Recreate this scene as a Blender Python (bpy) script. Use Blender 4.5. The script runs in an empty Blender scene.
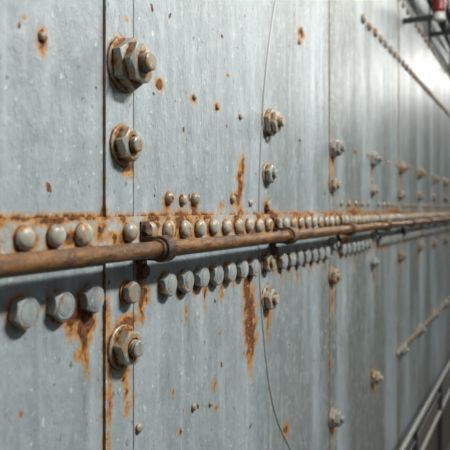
import bpy, bmesh, math, random
import numpy as np
from mathutils import Vector, noise
random.seed(7)
D=0.45; F=600.0; XV=310.0; HY=210.0
TH=math.atan(XV/F); C=math.cos(TH); S=math.sin(TH)
H=1.15
def W(px,py,off=0.0):
    """metre position on the steel wall plane (standing off mm in front)"""
    u=(px-225)/F; v=(HY-py)/F
    t=(D-off)/(S-u*C)
    return (t*(C+u*S), H+t*v)
sc=bpy.context.scene
sc.view_settings.view_transform='Standard'
# ---------------- materials ----------------
def nd(nt,t,**k):
    n=nt.nodes.new(t)
    for a,b in k.items(): setattr(n,a,b)
    return n
def newmat(name):
    m=bpy.data.materials.new(name); m.use_nodes=True
    nt=m.node_tree; b=nt.nodes['Principled BSDF']
    return m,nt,b
def ramp(nt,src,p0,p1,c0=(0,0,0,1),c1=(1,1,1,1)):
    r=nd(nt,'ShaderNodeValToRGB'); e=r.color_ramp.elements
    e[0].position=p0; e[1].position=p1; e[0].color=c0; e[1].color=c1
    nt.links.new(src,r.inputs[0]); return r.outputs[0]
def noi(nt,vec,scale,detail=4,rough=.55,dist=0):
    n=nd(nt,'ShaderNodeTexNoise'); n.inputs['Scale'].default_value=scale
    n.inputs['Detail'].default_value=detail; n.inputs['Roughness'].default_value=rough
    n.inputs['Distortion'].default_value=dist
    nt.links.new(vec,n.inputs['Vector']); return n.outputs[0]
def mp(nt,vec,s,loc=(0,0,0)):
    m=nd(nt,'ShaderNodeMapping'); m.inputs['Scale'].default_value=s; m.inputs['Location'].default_value=loc
    nt.links.new(vec,m.inputs['Vector']); return m.outputs[0]
def math_(nt,op,a,b,clamp=False):
    m=nd(nt,'ShaderNodeMath',operation=op); m.use_clamp=clamp
    for i,x in enumerate((a,b)):
        if isinstance(x,(int,float)): m.inputs[i].default_value=x
        else: nt.links.new(x,m.inputs[i])
    return m.outputs[0]
def mix(nt,f,a,b,mode='MIX'):
    m=nd(nt,'ShaderNodeMix',data_type='RGBA',blend_type=mode)
    if isinstance(f,(int,float)): m.inputs[0].default_value=f
    else: nt.links.new(f,m.inputs[0])
    for i,x in ((6,a),(7,b)):
        if isinstance(x,tuple): m.inputs[i].default_value=x
        else: nt.links.new(x,m.inputs[i])
    return m.outputs[2]
def bump(nt,h,st,dist,prev=None):
    b=nd(nt,'ShaderNodeBump'); b.inputs['Strength'].default_value=st; b.inputs['Distance'].default_value=dist
    nt.links.new(h,b.inputs['Height'])
    if prev is not None: nt.links.new(prev,b.inputs['Normal'])
    return b.outputs[0]
def paint(name,c0,c1,rust_lo,rust_hi,attr=True,rough=.36,rscale=60):
    m,nt,b=newmat(name); L=nt.links.new
    tc=nd(nt,'ShaderNodeNewGeometry').outputs['Position']
    st=noi(nt,mp(nt,tc,(30,30,1.8)),1.0,5,.6,.3)
    fine=noi(nt,tc,170,4,.6)
    base=mix(nt,ramp(nt,st,.36,.66),c0,c1)
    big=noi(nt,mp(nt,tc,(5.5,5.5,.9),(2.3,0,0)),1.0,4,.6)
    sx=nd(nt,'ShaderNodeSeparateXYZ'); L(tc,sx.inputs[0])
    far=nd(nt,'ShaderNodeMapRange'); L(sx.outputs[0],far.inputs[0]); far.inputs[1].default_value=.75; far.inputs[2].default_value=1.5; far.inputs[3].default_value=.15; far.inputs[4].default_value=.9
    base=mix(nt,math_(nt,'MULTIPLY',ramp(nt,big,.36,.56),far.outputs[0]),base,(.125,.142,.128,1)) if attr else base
    gr=noi(nt,mp(nt,tc,(22,22,7)),1.0,8,.75)
    base=mix(nt,math_(nt,'MULTIPLY',ramp(nt,gr,.48,.68),.5),base,(.14,.155,.155,1))
    mo=noi(nt,mp(nt,tc,(45,45,30),(7,7,1)),1.0,7,.75)
    base=mix(nt,math_(nt,'MULTIPLY',ramp(nt,mo,.50,.66),.4),base,(.50,.55,.56,1))
    wr=noi(nt,mp(nt,tc,(55,55,2.5),(3,1,7)),1.0,4,.6)
    base=mix(nt,math_(nt,'MULTIPLY',ramp(nt,wr,.56,.72),.35),base,(.56,.60,.60,1))
    fl=noi(nt,mp(nt,tc,(120,120,80)),1.0,3,.55)
    base=mix(nt,math_(nt,'MULTIPLY',ramp(nt,fl,.64,.68),.6),base,(.66,.70,.68,1))
    fd=noi(nt,mp(nt,tc,(110,110,70),(5,9,2)),1.0,3,.55)
    base=mix(nt,math_(nt,'MULTIPLY',ramp(nt,fd,.64,.69),.6),base,(.09,.09,.075,1))
    rn=noi(nt,mp(nt,tc,(rscale,rscale,rscale*.7)),1.0,6,.65,.4)
    ao=nd(nt,'ShaderNodeAmbientOcclusion'); ao.samples=6; ao.inputs['Distance'].default_value=.010
    occ=math_(nt,'SUBTRACT',1.0,ao.outputs['AO'])
    if attr:
        at=nd(nt,'ShaderNodeAttribute',attribute_name='rust').outputs['Fac']
        a1=math_(nt,'ADD',math_(nt,'MULTIPLY',at,.75),math_(nt,'MULTIPLY',math_(nt,'SUBTRACT',rn,.5),math_(nt,'MULTIPLY',at,2.8)))
        a1=math_(nt,'ADD',a1,math_(nt,'MULTIPLY',occ,math_(nt,'MULTIPLY',ramp(nt,rn,.36,.56),1.1)))
        stain=ramp(nt,a1,.08,.36); core=ramp(nt,a1,.44,.60)
        sp=noi(nt,mp(nt,tc,(52,52,44)),1.0,2,.4)
        core=math_(nt,'MAXIMUM',core,ramp(nt,sp,.735,.75))
    else:
        a1=math_(nt,'ADD',rn,math_(nt,'MULTIPLY',occ,.38))
        stain=ramp(nt,a1,rust_lo,rust_hi)
        core=ramp(nt,a1,rust_hi,rust_hi+.08)
    rc=mix(nt,ramp(nt,fine,.38,.62),(.028,.012,.006,1),(.23,.070,.012,1))
    col=mix(nt,math_(nt,'MULTIPLY',stain,.9),base,mix(nt,ramp(nt,fine,.4,.6),(.32,.125,.018,1),(.58,.28,.04,1)))
    col=mix(nt,core,col,rc)
    L(col,b.inputs['Base Color'])
    r=math_(nt,'ADD',math_(nt,'MULTIPLY',st,.40),rough-.16)
    r=math_(nt,'ADD',r,math_(nt,'MULTIPLY',core,.4),True)
    L(r,b.inputs['Roughness'])
    b.inputs['Specular IOR Level'].default_value=.5
    n=None
    if attr:
        n=bump(nt,noi(nt,mp(nt,tc,(14,14,2.0)),1.0,2,.5),.5,.012)
    n=bump(nt,noi(nt,mp(nt,tc,(70,70,40)),1.0,6,.7),.8 if attr else .35,.0026,n)
    n=bump(nt,fine,.35,.001,n)
    n=bump(nt,fl,.5,.001,n)
    n=bump(nt,core,-.5,.001,n)
    L(n,b.inputs['Normal'])
    return m
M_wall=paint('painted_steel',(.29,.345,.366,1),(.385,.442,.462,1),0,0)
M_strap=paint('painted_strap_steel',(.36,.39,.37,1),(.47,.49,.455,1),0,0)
M_bolt=paint('painted_bolt',(.22,.26,.26,1),(.32,.36,.35,1),.58,.67,False,.28,rscale=90)
M_bolt2=paint('painted_bolt_rusty',(.27,.275,.23,1),(.40,.39,.32,1),.52,.61,False,.32,rscale=90)
M_bolt3=paint('corroded_nut',(.19,.19,.155,1),(.32,.32,.27,1),.52,.61,False,.27,rscale=90)
def rustmat(name,a,b_,c,rough):
    m,nt,b=newmat(name); tc=nd(nt,'ShaderNodeNewGeometry').outputs['Position']
    n1=noi(nt,mp(nt,tc,(28,70,70)),1,7,.7); n2=noi(nt,tc,260,4,.7)
    col=mix(nt,ramp(nt,n1,.40,.62),a,b_)
    col=mix(nt,ramp(nt,n2,.56,.72),col,c)
    nt.links.new(col,b.inputs['Base Color']); b.inputs['Roughness'].default_value=rough
    b.inputs['Metallic'].default_value=.1
    n=bump(nt,n2,1.0,.0014); n=bump(nt,n1,1.0,.004,n)
    nt.links.new(n,b.inputs['Normal']); return m
M_pipe=rustmat('rusted_pipe_steel',(.060,.026,.010,1),(.26,.115,.026,1),(.38,.22,.08,1),.38)
M_clamp=rustmat('rusted_clamp_steel',(.045,.024,.014,1),(.19,.085,.028,1),(.28,.17,.09,1),.45)
def plain(name,c,r=.5,met=0,sc_=30):
    m,nt,b=newmat(name); tc=nd(nt,'ShaderNodeNewGeometry').outputs['Position']
    n1=noi(nt,tc,sc_,4); col=mix(nt,n1,tuple(x*.7 for x in c[:3])+(1,),c)
    nt.links.new(col,b.inputs['Base Color']); b.inputs['Roughness'].default_value=r; b.inputs['Metallic'].default_value=met
    nt.links.new(bump(nt,n1,.2,.002),b.inputs['Normal']); return m
M_seam=plain('seam_sealant',(.07,.08,.08,1),.6)
M_arc=plain('weld_seam_paint',(.16,.18,.18,1),.5)
M_bead=plain('weld_bead_paint',(.42,.46,.47,1),.35)
M_dark=plain('dark_cable',(.03,.033,.035,1),.45)
M_rail=plain('grey_rail_paint',(.27,.28,.25,1),.4)
M_floor=plain('dark_floor',(.06,.055,.05,1),.6,0,8)
M_red=plain('red_lens',(.25,.02,.015,1),.4)
M_white=plain('white_plastic',(.7,.68,.62,1),.4)
# ---------------- rust map in wall metres ----------------
PS=[]
def patch(px,py,wpx,hpx,s=1.0,drip=0.0):
    x,z=W(px,py); x1,_=W(px+wpx/2,py); x0,_=W(px-wpx/2,py); _,z1=W(px,py-hpx/2)
    PS.append((x,z,abs(x1-x0)/2,abs(z1-z),s,drip))
for a in [(74,312,30,26,1.2,.01),(84,326,18,28,1.2,.02),(66,308,16,14,.9,0),(86,342,10,18,.9,.025),(106,345,8,90,.6,.1),
 (107,385,6,80,.65,.1),(125,322,18,14,1.1,.02),(240,183,6,38,1.2,.02),(237,200,9,18,1,.0),(243,165,4,26,.9,0),(247,285,8,36,1.3,.02),(250,320,11,58,1.35,.02),(252,342,9,18,1.15,.015),(246,272,5,20,1,0),
 (42,37,10,18,1.0,.01),(42,33,6,10,1.3,0),(24,17,5,6,.9,0),(160,85,7,12,1.2,0),(177,222,22,20,1.2,.01),(183,236,12,12,1.1,0),(142,293,11,20,1.2,.02),(168,200,10,12,.8,.01),(194,205,8,12,.8,.01),
 (222,205,6,8,.7,0),(268,213,8,20,1,0),(262,225,10,14,1,0),(301,35,7,14,.9,0),(286,430,6,16,.8,0),(214,385,5,16,.6,0),(193,98,6,10,.8,0),(217,107,5,9,.8,0),
 (150,226,14,12,.9,0),(205,226,12,12,.8,0),(233,226,14,14,1,0),(298,222,14,10,1,0),(330,220,10,10,.8,0),(180,432,4,6,.9,0),(216,408,5,8,.7,0),(228,75,3,4,.9,0),(124,20,5,6,.8,0),(130,400,14,14,.35,0),
 (20,219,60,4,1.1,0),(80,218,50,6,1.2,0),(50,221,40,6,1.0,0),(125,164,14,8,1.1,.01),(124,372,10,10,.8,.04),(270,300,8,14,1,.02),(268,318,5,14,.7,.03),(352,212,12,10,1,0),(395,212,12,8,1,0),(345,235,8,20,.8,.03),(374,375,5,14,1,.03),(334,420,6,16,.7,.03),(96,232,14,20,.9,0),(30,240,10,14,.8,0),(66,238,10,16,.9,0),
 (280,262,14,8,.9,0),(310,257,16,8,.9,0),(222,285,5,10,.7,.02),(205,285,5,14,.8,.03),
 (145,240,12,8,1.1,0),(165,243,16,6,1,0),(215,238,20,7,1.0,0),(250,232,12,8,1.1,0),(45,252,20,6,.9,0),(12,250,14,8,.9,0),(84,247,12,8,1,0),(186,310,4,10,.8,.01),(103,210,4,10,.8,0),(104,300,3,50,.6,0)]:
    patch(*a)
for i in range(14):
    X=1.46+.42*(i//2); z=H+(.13 if i%2 else -.19)
    PS.append((X+random.uniform(-.02,.02),z,.012,.03,.9,.04))
x=.429-.043*6
while x<5:
    if random.random()<.85: PS.append((x+random.uniform(-.016,.016),H-.0272-random.uniform(.004,.016),random.uniform(.008,.017),random.uniform(.006,.011),random.uniform(.8,1.2),0))
    if random.random()<.6: PS.append((x+random.uniform(-.014,.014),H-.011,random.uniform(.01,.025),.005,random.uniform(.7,1.15),0))
    if x>.7 and random.random()<.65: PS.append((x,H-.101-.012,.008,.007,.9,random.uniform(0,.045)))
    x+=.043
for i in range(40):
    PS.append((random.uniform(.4,2.6),H+random.uniform(-.42,.42),random.uniform(.0012,.003),random.uniform(.0015,.004),random.uniform(.9,1.2),random.choice([0,0,0,.005,.012])))
def rustfn(x,z):
    r=0
    for (cx,cz,wx,wz,s,d) in PS:
        if abs(x-cx)>3*wx+.01 or z>cz+3*wz+.01 or z<cz-3*wz-4*d-.01: continue
        jx=.7*wx*noise.noise(Vector((x*60,z*70,cx)))
        e=((x-cx+jx)/wx)**2
        dz=z-cz; w=wz if dz>0 else wz+d
        if dz<0 and d>0: e*=1+1.2*(-dz/(wz+d))
        v=s*math.exp(-.9*e-.9*(dz/w)**2)
        r=max(r,v)
    return r
def plate(name,xs,zs,yf,yb,mat,parent=None,rust=True):
    xs=list(xs); zs=list(zs); nx,nz=len(xs),len(zs)
    v=[(x,yf,z) for z in zs for x in xs]; f=[]
    for j in range(nz-1):
        for i in range(nx-1):
            a=j*nx+i; f.append((a,a+1,a+nx+1,a+nx))
    ring=[i for i in range(nx)]+[j*nx+nx-1 for j in range(1,nz)]+[(nz-1)*nx+i for i in range(nx-2,-1,-1)]+[j*nx for j in range(nz-2,0,-1)]
    b0=len(v)
    for k in ring: v.append((v[k][0],yb,v[k][2]))
    n=len(ring)
    for k in range(n):
        k2=(k+1)%n; f.append((ring[k],b0+k,b0+k2,ring[k2]))
    f.append(tuple(b0+k for k in range(n)))
    me=bpy.data.meshes.new(name); me.from_pydata(v,[],f)
    at=me.attributes.new('rust','FLOAT','POINT')
    at.data.foreach_set('value',[rustfn(p[0],p[2]) if rust else 0.0 for p in v])
    me.materials.append(mat)
    o=bpy.data.objects.new(name,me); sc.collection.objects.link(o)
    if parent: o.parent=parent
    return o
def rng(segs):
    out=[]
    for a,b,s in segs:
        n=max(1,int(round((b-a)/s))); out+=list(np.linspace(a,b,n,endpoint=False))
    out.append(segs[-1][1]); return [float(q) for q in out]
XS=rng([(-1.2,.3,.1),(.3,.8,.003),(.8,1.25,.0035),(1.25,2.7,.009),(2.7,9,.05)])
ZS=rng([(0,.7,.02),(.7,1.58,.004),(1.58,2.7,.03)])
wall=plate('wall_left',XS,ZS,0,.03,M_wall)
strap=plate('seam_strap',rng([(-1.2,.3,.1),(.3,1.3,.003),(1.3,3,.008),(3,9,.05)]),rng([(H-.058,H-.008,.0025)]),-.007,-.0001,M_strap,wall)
zz=rng([(0.02,.7,.02),(.7,1.5,.0045),(1.5,2.69,.03)])
x0=W(103.5,300)[0]; x1=W(133.5,300,.0035)[0]
vs=plate('vertical_strap',rng([(x0,x1,.004)]),zz,-.0035,-.0001,M_wall,wall)
for X,w_ in ((1.46,.03),(2.30,.03),(3.56,.03),(5.2,.03)):
    plate('vertical_strap',rng([(X-w_,X+w_,.02)]),rng([(0.02,2.69,.03)]),-.0016,-.0001,M_wall,wall)
def tube(name,pts,r,mat,parent=None,res=10,cyc=False):
    cu=bpy.data.curves.new(name,'CURVE'); cu.dimensions='3D'; cu.bevel_depth=r; cu.bevel_resolution=res//2; cu.use_fill_caps=True
    s=cu.splines.new('POLY'); s.points.add(len(pts)-1)
    for p,q in zip(s.points,pts): p.co=(*q,1)
    s.use_cyclic_u=cyc
    tmp=bpy.data.objects.new(name,cu); sc.collection.objects.link(tmp)
    dg=bpy.context.evaluated_depsgraph_get(); me=bpy.data.meshes.new_from_object(tmp.evaluated_get(dg))
    bpy.data.objects.remove(tmp); me.materials.clear(); me.materials.append(mat); me.name=name
    for p in me.polygons: p.use_smooth=True
    o=bpy.data.objects.new(name,me); sc.collection.objects.link(o)
    if parent: o.parent=parent
    return o
tube('seam_line',[(x0-.0004,-.0006,.02),(x0-.0004,-.0006,2.69)],.0009,M_seam,vs)
tube('seam_line',[(x1,-.0030,.02),(x1,-.0030,2.69)],.0010,M_seam,vs)
ctl=[W(288,-60),W(275,0),W(267,55),W(262,110),W(259,180),W(258.5,250),W(261,310),W(268,380),W(276,418),W(290,450),W(306,480)]
arc=[]
for i in range(len(ctl)-1):
    p0=ctl[max(i-1,0)];p1=ctl[i];p2=ctl[i+1];p3=ctl[min(i+2,len(ctl)-1)]
    for k in range(8):
        t=k/8
        q=[.5*((2*p1[j])+(-p0[j]+p2[j])*t+(2*p0[j]-5*p1[j]+4*p2[j]-p3[j])*t*t+(-p0[j]+3*p1[j]-3*p2[j]+p3[j])*t**3) for j in (0,1)]
        arc.append((q[0],-.0001,q[1]))
tube('curved_seam',arc,.0009,M_arc,wall)
tube('curved_seam_bead',[(a+.004,.0008,c) for a,_,c in arc],.0024,M_bead,wall)
# ---------------- fasteners ----------------
class B:
    def __init__(s): s.v=[]; s.f=[]
    def rings(s,rs,cap0=False,cap1=True):
        base=len(s.v); n=len(rs[0])
        for r in rs: s.v+=r
        for j in range(len(rs)-1):
            for i in range(n):
                a=base+j*n+i; b=base+j*n+(i+1)%n; s.f.append((a,b,b+n,a+n))
        if cap1: s.f.append(tuple(base+(len(rs)-1)*n+i for i in range(n)))
        if cap0: s.f.append(tuple(base+i for i in reversed(range(n))))
    def lathe(s,prof,cx,cz,y0,n=28,tx=0,tz=0):
        rs=[[(cx+r*math.cos(2*math.pi*i/n)+tx*h,-(y0+h),cz+r*math.sin(2*math.pi*i/n)+tz*h) for i in range(n)] for r,h in prof]
        s.rings(rs,cap0=True)
    def washer(s,cx,cz,y0,r,h): s.lathe([(r*.98,0),(r,h*.2),(r,h*.75),(r*.96,h)],cx,cz,y0)
    def hexn(s,cx,cz,y0,rc,h,rot=0,hole=None):
        n=24; ap=rc*math.cos(math.pi/6)
        def hx(k,hf,lift=0):
            o=[]
            for i in range(n):
                a=2*math.pi*i/n; m=(a%(math.pi/3))-math.pi/6
                rr=ap/math.cos(m)*k
                hh=hf-lift*(ap/math.cos(m)-ap)/(rc-ap)
                o.append((cx+rr*math.cos(a+rot),-(y0+hh),cz+rr*math.sin(a+rot)))
            return o
        circ=lambda r,hh:[(cx+r*math.cos(2*math.pi*i/n+rot),-(y0+hh),cz+r*math.sin(2*math.pi*i/n+rot)) for i in range(n)]
        rs=[hx(.985,0),hx(1,h*.06),hx(1,h*.93,h*.16),hx(.985,h*.96,h*.15),circ(ap*.90,h)]
        if hole: rs+= [circ(hole*1.12,h),circ(hole,h-.0015)]
        s.rings(rs,cap0=True)
    def stud(s,cx,cz,y0,r,h,domed=True):
        pr=[]; k=max(3,int(h/.0018))
        for i in range(k):
            pr.append((r if i%2 else r*.88,h*.92*i/k))
        pr+=[(r*.93,h*.93),(r*.75,h),(r*.02,h*1.0)]
        s.lathe(pr,cx,cz,y0,20)
    def dome(s,cx,cz,y0,r,h):
        pr=[(r*.98,0),(r,h*.12)]
        for i in range(1,8):
            a=i/8*math.pi/2; pr.append((r*math.cos(a)**.75,h*.12+h*.88*math.sin(a)))
        pr.append((r*.03,h)); s.lathe(pr,cx,cz,y0,24)
    def done(s,name,mat,parent=None,smooth=True,origin=None):
        v=s.v
        if origin: v=[(a-origin[0],b-origin[1],c-origin[2]) for a,b,c in v]
        me=bpy.data.meshes.new(name); me.from_pydata(v,[],s.f)
        bm=bmesh.new(); bm.from_mesh(me); bmesh.ops.recalc_face_normals(bm,faces=bm.faces); bm.to_mesh(me); bm.free()
        me.materials.append(mat)
        for p in me.polygons: p.use_smooth=True
        try: me.set_sharp_from_angle(angle=math.radians(22))
        except Exception: pass
        o=bpy.data.objects.new(name,me); sc.collection.objects.link(o)
        if origin: o.location=origin
        if parent: o.parent=parent
        return o
b=B(); zt=H-.0272
x=.429-.043*12
while x<8.8:
    if not (x0-.004<x<x1+.004) :
        r=.0128+random.uniform(-.0008,.0008)
        b.dome(x,zt+random.uniform(-.001,.001),.007,r,.0095)
    x+=.043
b.dome(.600,zt,.007,.012,.010)
b.done('rivet_row',M_bolt2)
b=B(); zb=H-.101
xs_=[.33,.381,.4316,.483,.5326]
x=.690
while x<8.8:
    if not any(abs(x-(1.04+.42*i))<.028 for i in range(20)): xs_.append(x)
    x+=.0465
for x in xs_:
    rot=math.pi/6+random.uniform(-.3,.3)
    b.hexn(x,zb+random.uniform(-.001,.001),0,.0170,.0125,rot)
    b.lathe([(.0105,0),(.0105,.0008),(.008,.0014),(.001,.0016)],x,zb,.0122,18)
b.done('hex_bolt_row',M_bolt)
def bignut(x,z,s,mat,style=0,y0=0.0):
    b=B(); rot=random.uniform(0,1)
    if style==0:
        b.washer(x,z,y0,.031*s,.004*s); b.hexn(x,z,y0+.004*s,.0290*s,.013*s,rot,.012*s)
        b.hexn(x,z,y0+.017*s,.0235*s,.011*s,rot+.4,.011*s); b.stud(x,z,y0+.02*s,.0110*s,.019*s)
    elif style==1:
        b.washer(x,z,y0,.0250*s,.0035*s); b.hexn(x,z,y0+.0035*s,.0210*s,.014*s,rot,.0105*s); b.stud(x,z,y0+.01*s,.0098*s,.015*s)
    else:
        b.washer(x,z,y0,.017*s,.003*s); b.hexn(x,z,y0+.003*s,.0155*s,.012*s,rot)
    return b.done('nut_and_bolt',mat,origin=(x,-y0,z))
bignut(.595,H+.177,1.08,M_bolt3,0,.0035)
bignut(.592,H+.079,1.0,M_bolt3,1,.0035)
bignut(.590,H-.166,1.08,M_bolt3,1,.0035)
bignut(.600,H-.101,.9,M_bolt3,2,.0035)
bignut(1.045,H+.165,.88,M_bolt2,0)
bignut(1.042,H+.068,.84,M_bolt,1)
bignut(1.040,H+.008,.65,M_bolt2,2)
bignut(1.032,H-.099,.8,M_bolt3,1)
bignut(1.040,H-.167,.98,M_bolt2,1)
for i in range(16):
    X=1.445+.42*i; y0=.0016 if i in (0,2,5) else 0
    for dz,st,s in ((.158,0,.82),(.062,1,.85),(-.085,1,.8),(-.167,1,.92),(-.518,0,.82)):
        if random.random()<.93: bignut(X+random.uniform(-.008,.008),H+dz+random.uniform(-.006,.006),s,random.choice([M_bolt,M_bolt3,M_bolt2]),st,y0)
b=B()
for px,py,r in ((168,198,.0085),(182,200,.008),(194,199,.009),(232,199,.007),(250,203,.006),(194,97,.0045),(217,107,.005),(240,117,.005),(138,428,.006),(193,407,.006),(210,404,.004),(42,37,.0055),(301,30,.006),(299,42,.006),(222,36,.003),(300,140,.004),(215,300,.003)):
    X,Z=W(px,py); b.dome(X,Z,0,r,r*.9)
for i in range(16):
    X=1.46+.42*i
    for k in range(1,6):
        b.dome(X+.07*k,H+.018,0,.0085,.007)
        if k%2: b.dome(X+.07*k,H+.165,0,.006,.005)
b.done('small_rivets',M_bolt3)
b=B()
for z,xa,st in ((H+.56,1.75,.075),(H+.785,1.9,.09),(H-.525,2.25,.07)):
    x=xa
    while x<8.8:
        b.dome(x,z,.0,.0135,.011); x+=st
b.done('rivet_row',M_bolt3)
# ---------------- pipe ----------------
OFF=.036; PZ=H-.0485
pts=[]
x=-1.0
while x<8.85:
    pts.append((x,-OFF+.0004*noise.noise(Vector((x*9,0,0))),PZ+.0006*noise.noise(Vector((x*7,3,0))))); x+=.02
pipe=tube('rusty_pipe',pts,.0100,M_pipe,None,12)
def ring(bb,x,prof,n=28,cy=-OFF,cz=PZ):
    rs=[[(x+h,cy+r*math.cos(2*math.pi*i/n),cz+r*math.sin(2*math.pi*i/n)) for i in range(n)] for r,h in prof]
    bb.rings(rs,cap0=True)
def box(bb,x0,x1,y0,y1,z0,z1,e=.0008):
    def r(y,k): return [(x0+k,y,z0+k),(x1-k,y,z0+k),(x1-k,y,z1-k),(x0+k,y,z1-k)]
    bb.rings([r(y0,e),r(y0-e,0),r(y1+e,0),r(y1,e)],cap0=True)
def clamp(x,w=.018):
    b=B()
    ring(b,x-w/2,[(.0098,0),(.0155,.0),(.0168,.0015),(.0168,w-.0015),(.0155,w),(.0098,w)])
    ring(b,x-w/2-.006,[(.0098,0),(.0122,.001),(.0127,.004),(.0127,w+.008),(.0122,w+.011),(.0098,w+.012)])
    box(b,x-w*.42,x+w*.42,-.007,-OFF,PZ+.010,PZ+.0150)
    box(b,x-w*.42,x+w*.42,-.0,-OFF,PZ-.0150,PZ-.010)
    box(b,x-w*.5,x+w*.5,-.007,-.010,PZ+.010,PZ+.034)
    box(b,x-w*.5,x+w*.5,-.0036,-.0066,PZ-.040,PZ-.010)
    b.hexn(x,PZ+.024,.0098,.0085,.006,.3)
    b.hexn(x,PZ-.029,.0064,.0085,.006,.8)
    return b.done('pipe_clamp',M_clamp)
clamp(.632,.018)
clamp(1.065,.020)
for i in range(1,17): clamp(1.07+.42*i,.020)
# ---------------- things at the right ----------------
me=bpy.data.meshes.new('floor'); me.from_pydata([(-1.2,.03,-.05),(9,.03,-.05),(9,-3,-.05),(-1.2,-3,-.05),(-1.2,.03,0),(9,.03,0),(9,-3,0),(-1.2,-3,0)],[],[(0,1,2,3),(7,6,5,4),(0,4,5,1),(1,5,6,2),(2,6,7,3),(3,7,4,0)])
me.materials.append(M_floor); fo=bpy.data.objects.new('floor',me); sc.collection.objects.link(fo)
rail=bpy.data.objects.new('guard_rail',None); sc.collection.objects.link(rail)
tube('top_bar',[(1.2,-.09,H-.73),(8.6,-.09,H-.73)],.008,M_rail,rail)
tube('middle_bar',[(1.2,-.09,H-.78),(8.6,-.09,H-.78)],.006,M_dark,rail)
tube('lower_bar',[(1.2,-.09,H-.86),(8.6,-.09,H-.86)],.008,M_rail,rail)
x=1.5
while x<8.6:
    tube('post',[(x,-.09,0),(x,-.09,H-.73)],.009,M_dark,rail); x+=.6
tr=B(); box(tr,1.2,8.6,-.002,-.075,0,H-.90,.004); tr.done('cable_trunking',plain('trunk_brown',(.085,.07,.055,1),.6))
cab=bpy.data.objects.new('overhead_cables',None); sc.collection.objects.link(cab)
for k,(dy,dz,r) in enumerate(((.06,.86,.012),(.10,.90,.018),(.06,.93,.010),(.10,.96,.016))):
    tube('cable',[(xx,-dy,H+dz+.012*math.sin(xx*3+k)) for xx in np.linspace(.8,8.8,60)],r,M_dark,cab)
x=2.2
while x<8.6:
    b=B(); box(b,x-.015,x+.015,0.0,-.13,H+.83,H+.845); box(b,x-.015,x+.015,0.0,-.008,H+.80,H+.98); b.done('bracket',M_dark,cab,origin=None); x+=.8
bx,bz=W(439,5,.13)
bea=bpy.data.objects.new('warning_beacon',None); sc.collection.objects.link(bea)
n=24
def vl(b,prof,cx,cy,cz):
    b.rings([[(cx+r*math.cos(2*math.pi*i/n),cy+r*math.sin(2*math.pi*i/n),cz+h) for i in range(n)] for r,h in prof],cap0=True)
b=B(); vl(b,[(.018,-.01),(.024,.0),(.024,.05),(.018,.065),(.002,.07)],bx,-.13,bz-.02); b.done('lens',M_red,bea)
b=B(); vl(b,[(.018,-.04),(.022,-.036),(.022,-.012),(.018,-.01)],bx,-.13,bz-.02); b.done('base',M_white,bea)
b=B(); box(b,bx-.012,bx+.012,0.0,-.13,bz-.05,bz-.035); b.done('arm',M_dark,bea)
# ---------------- light ----------------
def area(name,loc,size,sy,power,col,tgt):
    l=bpy.data.lights.new(name,'AREA'); l.shape='RECTANGLE'; l.size=size; l.size_y=sy; l.energy=power; l.color=col
    o=bpy.data.objects.new(name,l); sc.collection.objects.link(o); o.location=loc
    o.rotation_euler=(Vector(tgt)-Vector(loc)).to_track_quat('-Z','Y').to_euler()
area('ceiling_lamp',(1.1,-1.5,2.6),.7,.12,66,(1,.985,.95),(.7,0,1.05))
area('ceiling_lamp',(4.2,-1.3,2.9),1.5,.2,30,(1,.98,.92),(3.2,0,1.3))
area('ceiling_lamp',(7.4,-1.3,2.8),1.5,.3,34,(1,.98,.92),(5.5,0,1.4))
w=bpy.data.worlds.new('World'); sc.world=w; w.use_nodes=True
nt=w.node_tree; bg=nt.nodes['Background']
tc=nd(nt,'ShaderNodeTexCoord'); sp=nd(nt,'ShaderNodeSeparateXYZ'); nt.links.new(tc.outputs['Generated'],sp.inputs[0])
c=ramp(nt,sp.outputs[2],-.1,.6,(.06,.08,.085,1),(.76,.81,.82,1)); nt.links.new(c,bg.inputs[0]); bg.inputs[1].default_value=.42
# ---------------- camera ----------------
cd=bpy.data.cameras.new('camera'); cam=bpy.data.objects.new('camera',cd); sc.collection.objects.link(cam)
cam.location=(0,-D,H); cam.rotation_euler=(math.radians(90),0,TH-math.pi/2)
cd.sensor_width=36; cd.lens=48; cd.shift_y=-15/450
cd.clip_start=.02
cd.dof.use_dof=True; cd.dof.focus_distance=.84; cd.dof.aperture_fstop=6.3
sc.camera=cam
